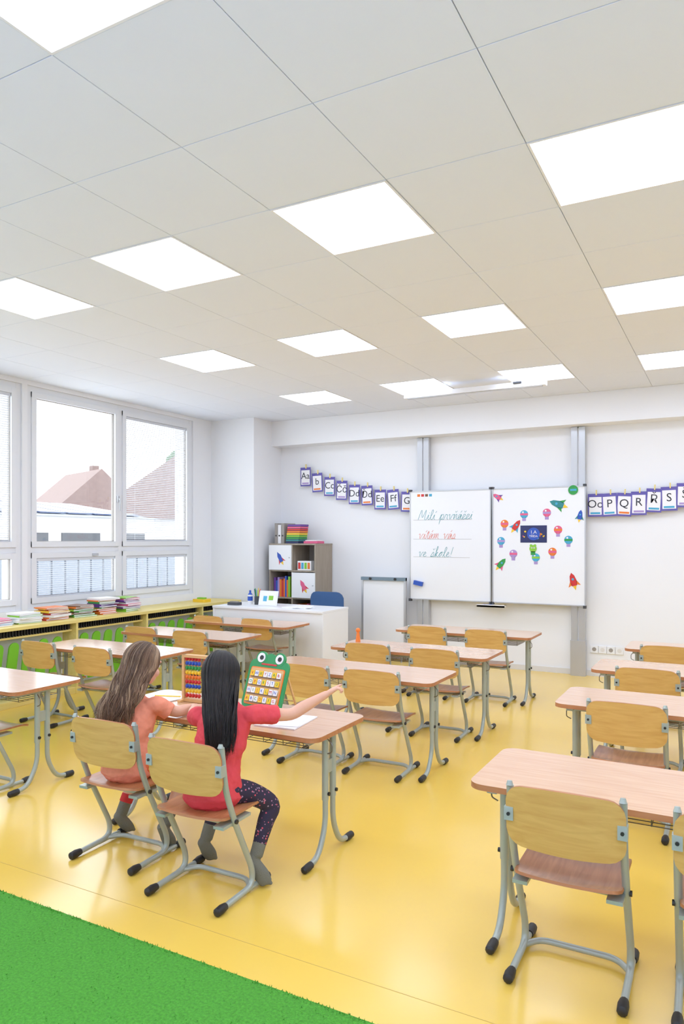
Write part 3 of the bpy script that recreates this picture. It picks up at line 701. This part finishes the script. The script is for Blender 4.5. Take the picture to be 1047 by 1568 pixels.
def girl(cfg):
    base=V(cfg['base']); e=empty('girl',base)
    def S(p): return V(p)-base
    lat=V(cfg['lat']).normalized()
    b=B()
    b.loft([(*S(p),ra,rb) for p,ra,rb in cfg['torso']],lat,m_white,seg=28,sub=4); b.mats[0]=cfg['shirt']
    for sh,el in cfg['sleeves']:
        sh,el=S(sh),S(el); mid=sh.lerp(el,.62)
        inn=sh-(lat if (sh-S(cfg['torso'][3][0])).dot(lat)>0 else -lat)*.05
        b.loft([(*inn,.034,.036),(*sh,.042,.042),(*sh.lerp(el,.3),.041,.041),(*mid,.043,.043)],V((0,0,1)) if abs((el-sh).normalized().z)<.85 else lat,cfg['shirt'],seg=18,sub=3,capround=False)
    o=b.obj('shirt',parent=e,angle=180)
    r=o.modifiers.new('remesh','REMESH'); r.mode='VOXEL'; r.voxel_size=.005; r.use_smooth_shade=True
    sm=o.modifiers.new('smooth','SMOOTH'); sm.factor=.5; sm.iterations=8
    tx=bpy.data.textures.new('folds','CLOUDS'); tx.noise_scale=.055; tx.noise_depth=2
    dp=o.modifiers.new('folds','DISPLACE'); dp.texture=tx; dp.strength=.018; dp.mid_level=.5; dp.texture_coords='LOCAL'
    b=B()
    pc,pa,pb=cfg['pelvis']; pc=S(pc)
    b.ell(pc,(pa,pb,.07),cfg['pants'],Matrix.Rotation(math.atan2(lat.y,lat.x),3,'Z'),nu=24,nv=14)
    for hip,kn,an,toe in cfg['legs']:
        hip,kn,an=S(hip),S(kn),S(an); mid=hip.lerp(kn,.5)+V((0,0,.018))
        if cfg['long']:
            b.loft([(*hip,.056,.053),(*mid,.050,.048),(*kn,.042,.040),(*kn.lerp(an,.35),.037,.037),(*an,.027,.027)],lat,cfg['pants'],seg=20,sub=5)
        else:
            b.loft([(*hip,.06,.057),(*hip.lerp(kn,.5),.056,.053),(*hip.lerp(kn,.8),.055,.052)],lat,cfg['pants'],seg=20,sub=4)
    o=b.obj('leggings' if cfg['long'] else 'shorts',parent=e,angle=180)
    r=o.modifiers.new('remesh','REMESH'); r.mode='VOXEL'; r.voxel_size=.005; r.use_smooth_shade=True
    sm=o.modifiers.new('smooth','SMOOTH'); sm.iterations=5
    b=B()
    for hip,kn,an,toe in cfg['legs']:
        kn,an,toe=S(kn),S(an),S(toe); up=(kn-an).normalized(); f=(toe-an)
        heel=an-up*.028-(f-up*f.dot(up)).normalized()*.018
        b.loft([(*(an+up*.05),.030,.030),(*an,.029,.030),(*(an-up*.015),.029,.029)],lat,m_sock,seg=16,sub=2)
        b.loft([(*heel,.024,.026),(*heel.lerp(toe,.35),.028,.028),(*heel.lerp(toe,.7),.034,.022),(*toe,.028,.014)],lat,m_sock,seg=18,sub=4)
        for s in (-.8,-.3,.3,.8): b.ell(toe+lat*.024*s,(.0085,.0085,.0085),m_sock,nu=10,nv=8)
    o=b.obj('socks',parent=e,angle=180)
    r=o.modifiers.new('remesh','REMESH'); r.mode='VOXEL'; r.voxel_size=.004; r.use_smooth_shade=True
    sm=o.modifiers.new('smooth','SMOOTH'); sm.iterations=3
    if not cfg['long']:
        b=B()
        for hip,kn,an,toe in cfg['legs']:
            kn,an=S(kn),S(an); up=(kn-an).normalized(); b.loft([(*(an+up*.04),.032,.032),(*(an+up*.075),.032,.032)],lat,m_sred,sub=2,seg=18)
        b.obj('sock_cuffs',parent=e,angle=60)
    b=B()
    H=S(cfg['head']); fd=V(cfg['face']).normalized(); xr=fd.cross(V((0,0,1))).normalized(); zu=xr.cross(fd)
    HM=Matrix((xr,fd,zu)).transposed()
    def hp(x,y,z): return H+HM@V((x,y,z))
    b.ell(hp(0,-.012,.022),(.072,.088,.080),m_skin,HM,24,18); b.ell(hp(0,.016,-.035),(.056,.062,.058),m_skin,HM,20,14)
    b.ell(hp(0,.045,-.068),(.026,.024,.020),m_skin,HM); b.ell(hp(0,.082,-.018),(.011,.013,.012),m_skin,HM); b.loft([(*hp(0,.072,.012),.007,.007),(*hp(0,.084,-.014),.010,.009)],xr,m_skin,seg=10,sub=2)
    for s in(-1,1):
        b.ell(hp(s*.034,.050,-.028),(.022,.022,.022),m_skin,HM); b.ell(hp(s*.073,-.006,-.010),(.007,.016,.026),m_skin,HM)
        b.ell(hp(s*.03,.062,.026),(.022,.012,.008),m_skin,HM)
    b.ell(hp(0,.072,-.044),(.018,.009,.005),m_skin,HM); b.ell(hp(0,.070,-.053),(.015,.009,.005),m_skin,HM)
    nb=S(cfg['neck']); b.loft([(*nb,.036,.034),(*nb.lerp(hp(0,-.01,-.06),.5),.032,.032),(*hp(0,-.012,-.03),.036,.04)],xr,m_skin,seg=18,sub=3)
    for sh,el,wr,hd,hn,side,curls in cfg['arms']:
        s_,e_,w_=S(sh),S(el),S(wr); ax=V((0,0,1)); ax=lat if abs((w_-s_).normalized().z)>.9 else ax
        b.loft([(*s_,.034,.034),(*s_.lerp(e_,.5),.031,.031),(*e_,.0265,.0265),(*e_.lerp(w_,.35),.027,.027),(*e_.lerp(w_,.8),.020,.019),(*w_,.0165,.0165)],ax,m_skin,seg=16,sub=4)
        hand(b,w_,hd,hn,side,curls,m_skin)
    if not cfg['long']:
        for hip,kn,an,toe in cfg['legs']:
            hip,kn,an=S(hip),S(kn),S(an)
            b.loft([(*hip.lerp(kn,.5),.048,.046),(*kn,.042,.040),(*kn.lerp(an,.35),.037,.037),(*an,.024,.024)],lat,m_skin,seg=18,sub=5)
    o=b.obj('skin',parent=e,angle=180)
    r=o.modifiers.new('remesh','REMESH'); r.mode='VOXEL'; r.voxel_size=.003; r.use_smooth_shade=True
    sm=o.modifiers.new('smooth','SMOOTH'); sm.factor=.5; sm.iterations=2
    b=B()
    for s in(-1,1):
        b.ell(hp(s*.030,.064,.006),(.0135,.010,.008),m_eyew,HM); b.ell(hp(s*.030,.0715,.006),(.0055,.0035,.0058),m_iris,HM)
        b.loft([(*hp(s*.016,.072,.026),.004,.003),(*hp(s*.032,.073,.031),.004,.003),(*hp(s*.047,.064,.027),.002,.002)],zu,cfg['hair'][0],seg=8,sub=3)
    b.ell(hp(0,.0775,-.044),(.016,.005,.0035),m_lip,HM); b.ell(hp(0,.0755,-.052),(.013,.005,.004),m_lip,HM)
    b.obj('face_features',parent=e)
    tilt=Matrix.Rotation(math.radians(-26),3,'X'); a_,b_,c_=.079,.097,.091
    ec=S(cfg['hair_end']); hw=cfg['hair_w']; hl=cfg['hair_lat']
    back=-(V((0,0,1)).cross(hl)).normalized()
    def path(phi,jr,jz,je,n=18,wav=0,ph=0):
        pts=[]; phi_r=math.radians(phi)
        for k in range(7):
            el=math.radians(88-k*(88+8)/6)
            q=V((a_*math.cos(el)*math.sin(phi_r),-b_*math.cos(el)*math.cos(phi_r),c_*math.sin(el)))
            w=min(1,k/6); q=(tilt@q)*(1-w*w)+q*(w*w)
            q=q*(1+jr); pts.append(hp(q.x,q.y-.010,q.z+.020))
        p0=pts[-1]; sp=math.sin(max(-1.45,min(1.45,phi_r*.8)))
        p1=ec+hl*(sp*hw+je)+back*(.03*math.cos(phi_r*.8)+jr*.25)+V((0,0,jz+.05*abs(sp)**2))
        for k in range(1,n-6):
            t=k/(n-7.0); q=p0.lerp(p1,t); q=q+back*.014*math.sin(t*math.pi)
            q+=(hl*math.sin(t*11+ph)+back*.5*math.cos(t*9+ph*1.7))*wav*min(1,t*2); pts.append(q)
        return pts
    b=B()
    cols=[path(-118+236*k/36,0,.02,0) for k in range(37)]
    b.rings([[c[j] for c in cols] for j in range(len(cols[0]))],cfg['hair'][0],close=False,cap=False)
    ins=[path(-118+236*k/36,-.22,.02,0) for k in range(37)]
    b.rings([[c[j] for c in ins] for j in range(len(ins[0]))],cfg['hair'][0],close=False,cap=False)
    for lock in range(cfg['nl']):
        lphi=random.uniform(-120,120); ljr=random.uniform(0,.035); ljz=random.uniform(-.035,.05); lje=random.gauss(0,.008); lw=cfg['wave']*random.uniform(.5,1.3); lph=random.uniform(0,6.28); lm_=random.choice(cfg['hair'])
        for k in range(cfg['ns']):
            P=path(max(-122,min(122,lphi+random.gauss(0,4))),max(-.01,ljr+random.gauss(0,.008)),ljz+random.gauss(0,.008),lje+random.gauss(0,.004),18,lw,lph+random.gauss(0,.15))
            P=[V(p) for p in catmull([tuple(p) for p in P],2)]; n=len(P); r0=random.uniform(.0014,.0030)
            b.tube(P,r0,lm_ if random.random()<.7 else random.choice(cfg['hair']),5,[r0*(.6+.4*min(1,j/5))*(1 if j<n*.7 else max(.15,(n-j)/(n*.3))) for j in range(n)])
    b.obj('long_hair',parent=e,angle=180,recalc=False)
    return e
rl=V((.93,.37,0)).normalized()
girl(dict(base=(-1.94,2.43,.36),lat=(.235,.10,0),shirt=m_coral,pants=m_legg,long=True,
 torso=[((-1.93,2.415,.385),.128,.105),((-1.935,2.425,.45),.120,.098),((-1.935,2.445,.53),.106,.085),((-1.93,2.48,.64),.113,.082),((-1.925,2.505,.705),.110,.07),((-1.925,2.515,.745),.08,.052),((-1.925,2.52,.765),.05,.042)],
 sleeves=[((-1.815,2.55,.72),(-1.713,2.685,.700)),((-2.035,2.465,.705),(-2.17,2.57,.665))],
 pelvis=((-1.935,2.43,.42),.125,.10),
 legs=[((-1.875,2.465,.41),(-1.775,2.62,.315),(-1.785,2.535,.14),(-1.735,2.53,.020)),((-2.0,2.44,.415),(-2.08,2.70,.385),(-2.10,2.59,.13),(-2.09,2.61,.020))],
 head=(-1.965,2.52,.875),face=(-.45,.9,-.12),neck=(-1.925,2.51,.745),
 arms=[((-1.83,2.545,.72),(-1.713,2.689,.704),(-1.608,2.826,.778),(.064,.068,.050),(-.3,-.1,.9),-1,(4,38,48,55)),
       ((-2.02,2.47,.705),(-2.17,2.58,.672),(-2.285,2.72,.665),(-.05,.09,-.01),(0.3,0,.9),1,(28,30,32,34))],
 hair=m_hblk,hair_end=(-1.87,2.39,.575),hair_w=.05,hair_lat=rl,nl=60,ns=10,wave=.003))
girl(dict(base=(-2.5,2.5,.36),lat=(.24,.12,0),shirt=m_salmon,pants=m_short,long=False,
 torso=[((-2.50,2.49,.385),.122,.10),((-2.50,2.50,.45),.115,.095),((-2.505,2.515,.52),.105,.083),((-2.515,2.54,.61),.110,.08),((-2.52,2.56,.675),.106,.068),((-2.52,2.57,.71),.078,.05),((-2.52,2.575,.73),.048,.04)],
 sleeves=[((-2.41,2.605,.685),(-2.365,2.68,.625)),((-2.63,2.53,.685),(-2.66,2.62,.60))],
 pelvis=((-2.50,2.50,.415),.12,.095),
 legs=[((-2.44,2.53,.415),(-2.35,2.77,.385),(-2.36,2.61,.14),(-2.35,2.63,.020)),((-2.56,2.50,.415),(-2.64,2.75,.385),(-2.665,2.63,.13),(-2.655,2.67,.020))],
 head=(-2.50,2.60,.868),face=(.16,.97,-.22),neck=(-2.52,2.57,.715),
 arms=[((-2.42,2.60,.685),(-2.37,2.69,.640),(-2.345,2.81,.642),(.05,.08,-.012),(0,-.1,1),-1,(22,24,26,28)),
       ((-2.62,2.535,.685),(-2.67,2.66,.635),(-2.60,2.80,.642),(.03,.09,-.012),(0,-.1,1),1,(22,24,26,28))],
 hair=m_hbrn,hair_end=(-2.53,2.43,.595),hair_w=.072,hair_lat=V((.9,.43,0)).normalized(),nl=60,ns=10,wave=.010))

# ------------------------------------------------------------ world & camera
w=bpy.data.worlds.new('World'); scene.world=w; w.use_nodes=True
bg=w.node_tree.nodes['Background']; bg.inputs[0].default_value=(.90,.95,1.0,1); bg.inputs[1].default_value=3.6
cam=bpy.data.cameras.new('camera'); co=bpy.data.objects.new('camera',cam); COL.objects.link(co); scene.camera=co
co.location=(0,0,1.48); co.rotation_euler=(math.radians(90),0,math.radians(28.43))
cam.sensor_fit='HORIZONTAL'; cam.sensor_width=36; cam.lens=37.86; cam.shift_y=.0392; cam.clip_start=.05; cam.clip_end=300
scene.view_settings.view_transform='Standard'; scene.view_settings.exposure=0.52; scene.view_settings.gamma=1.13
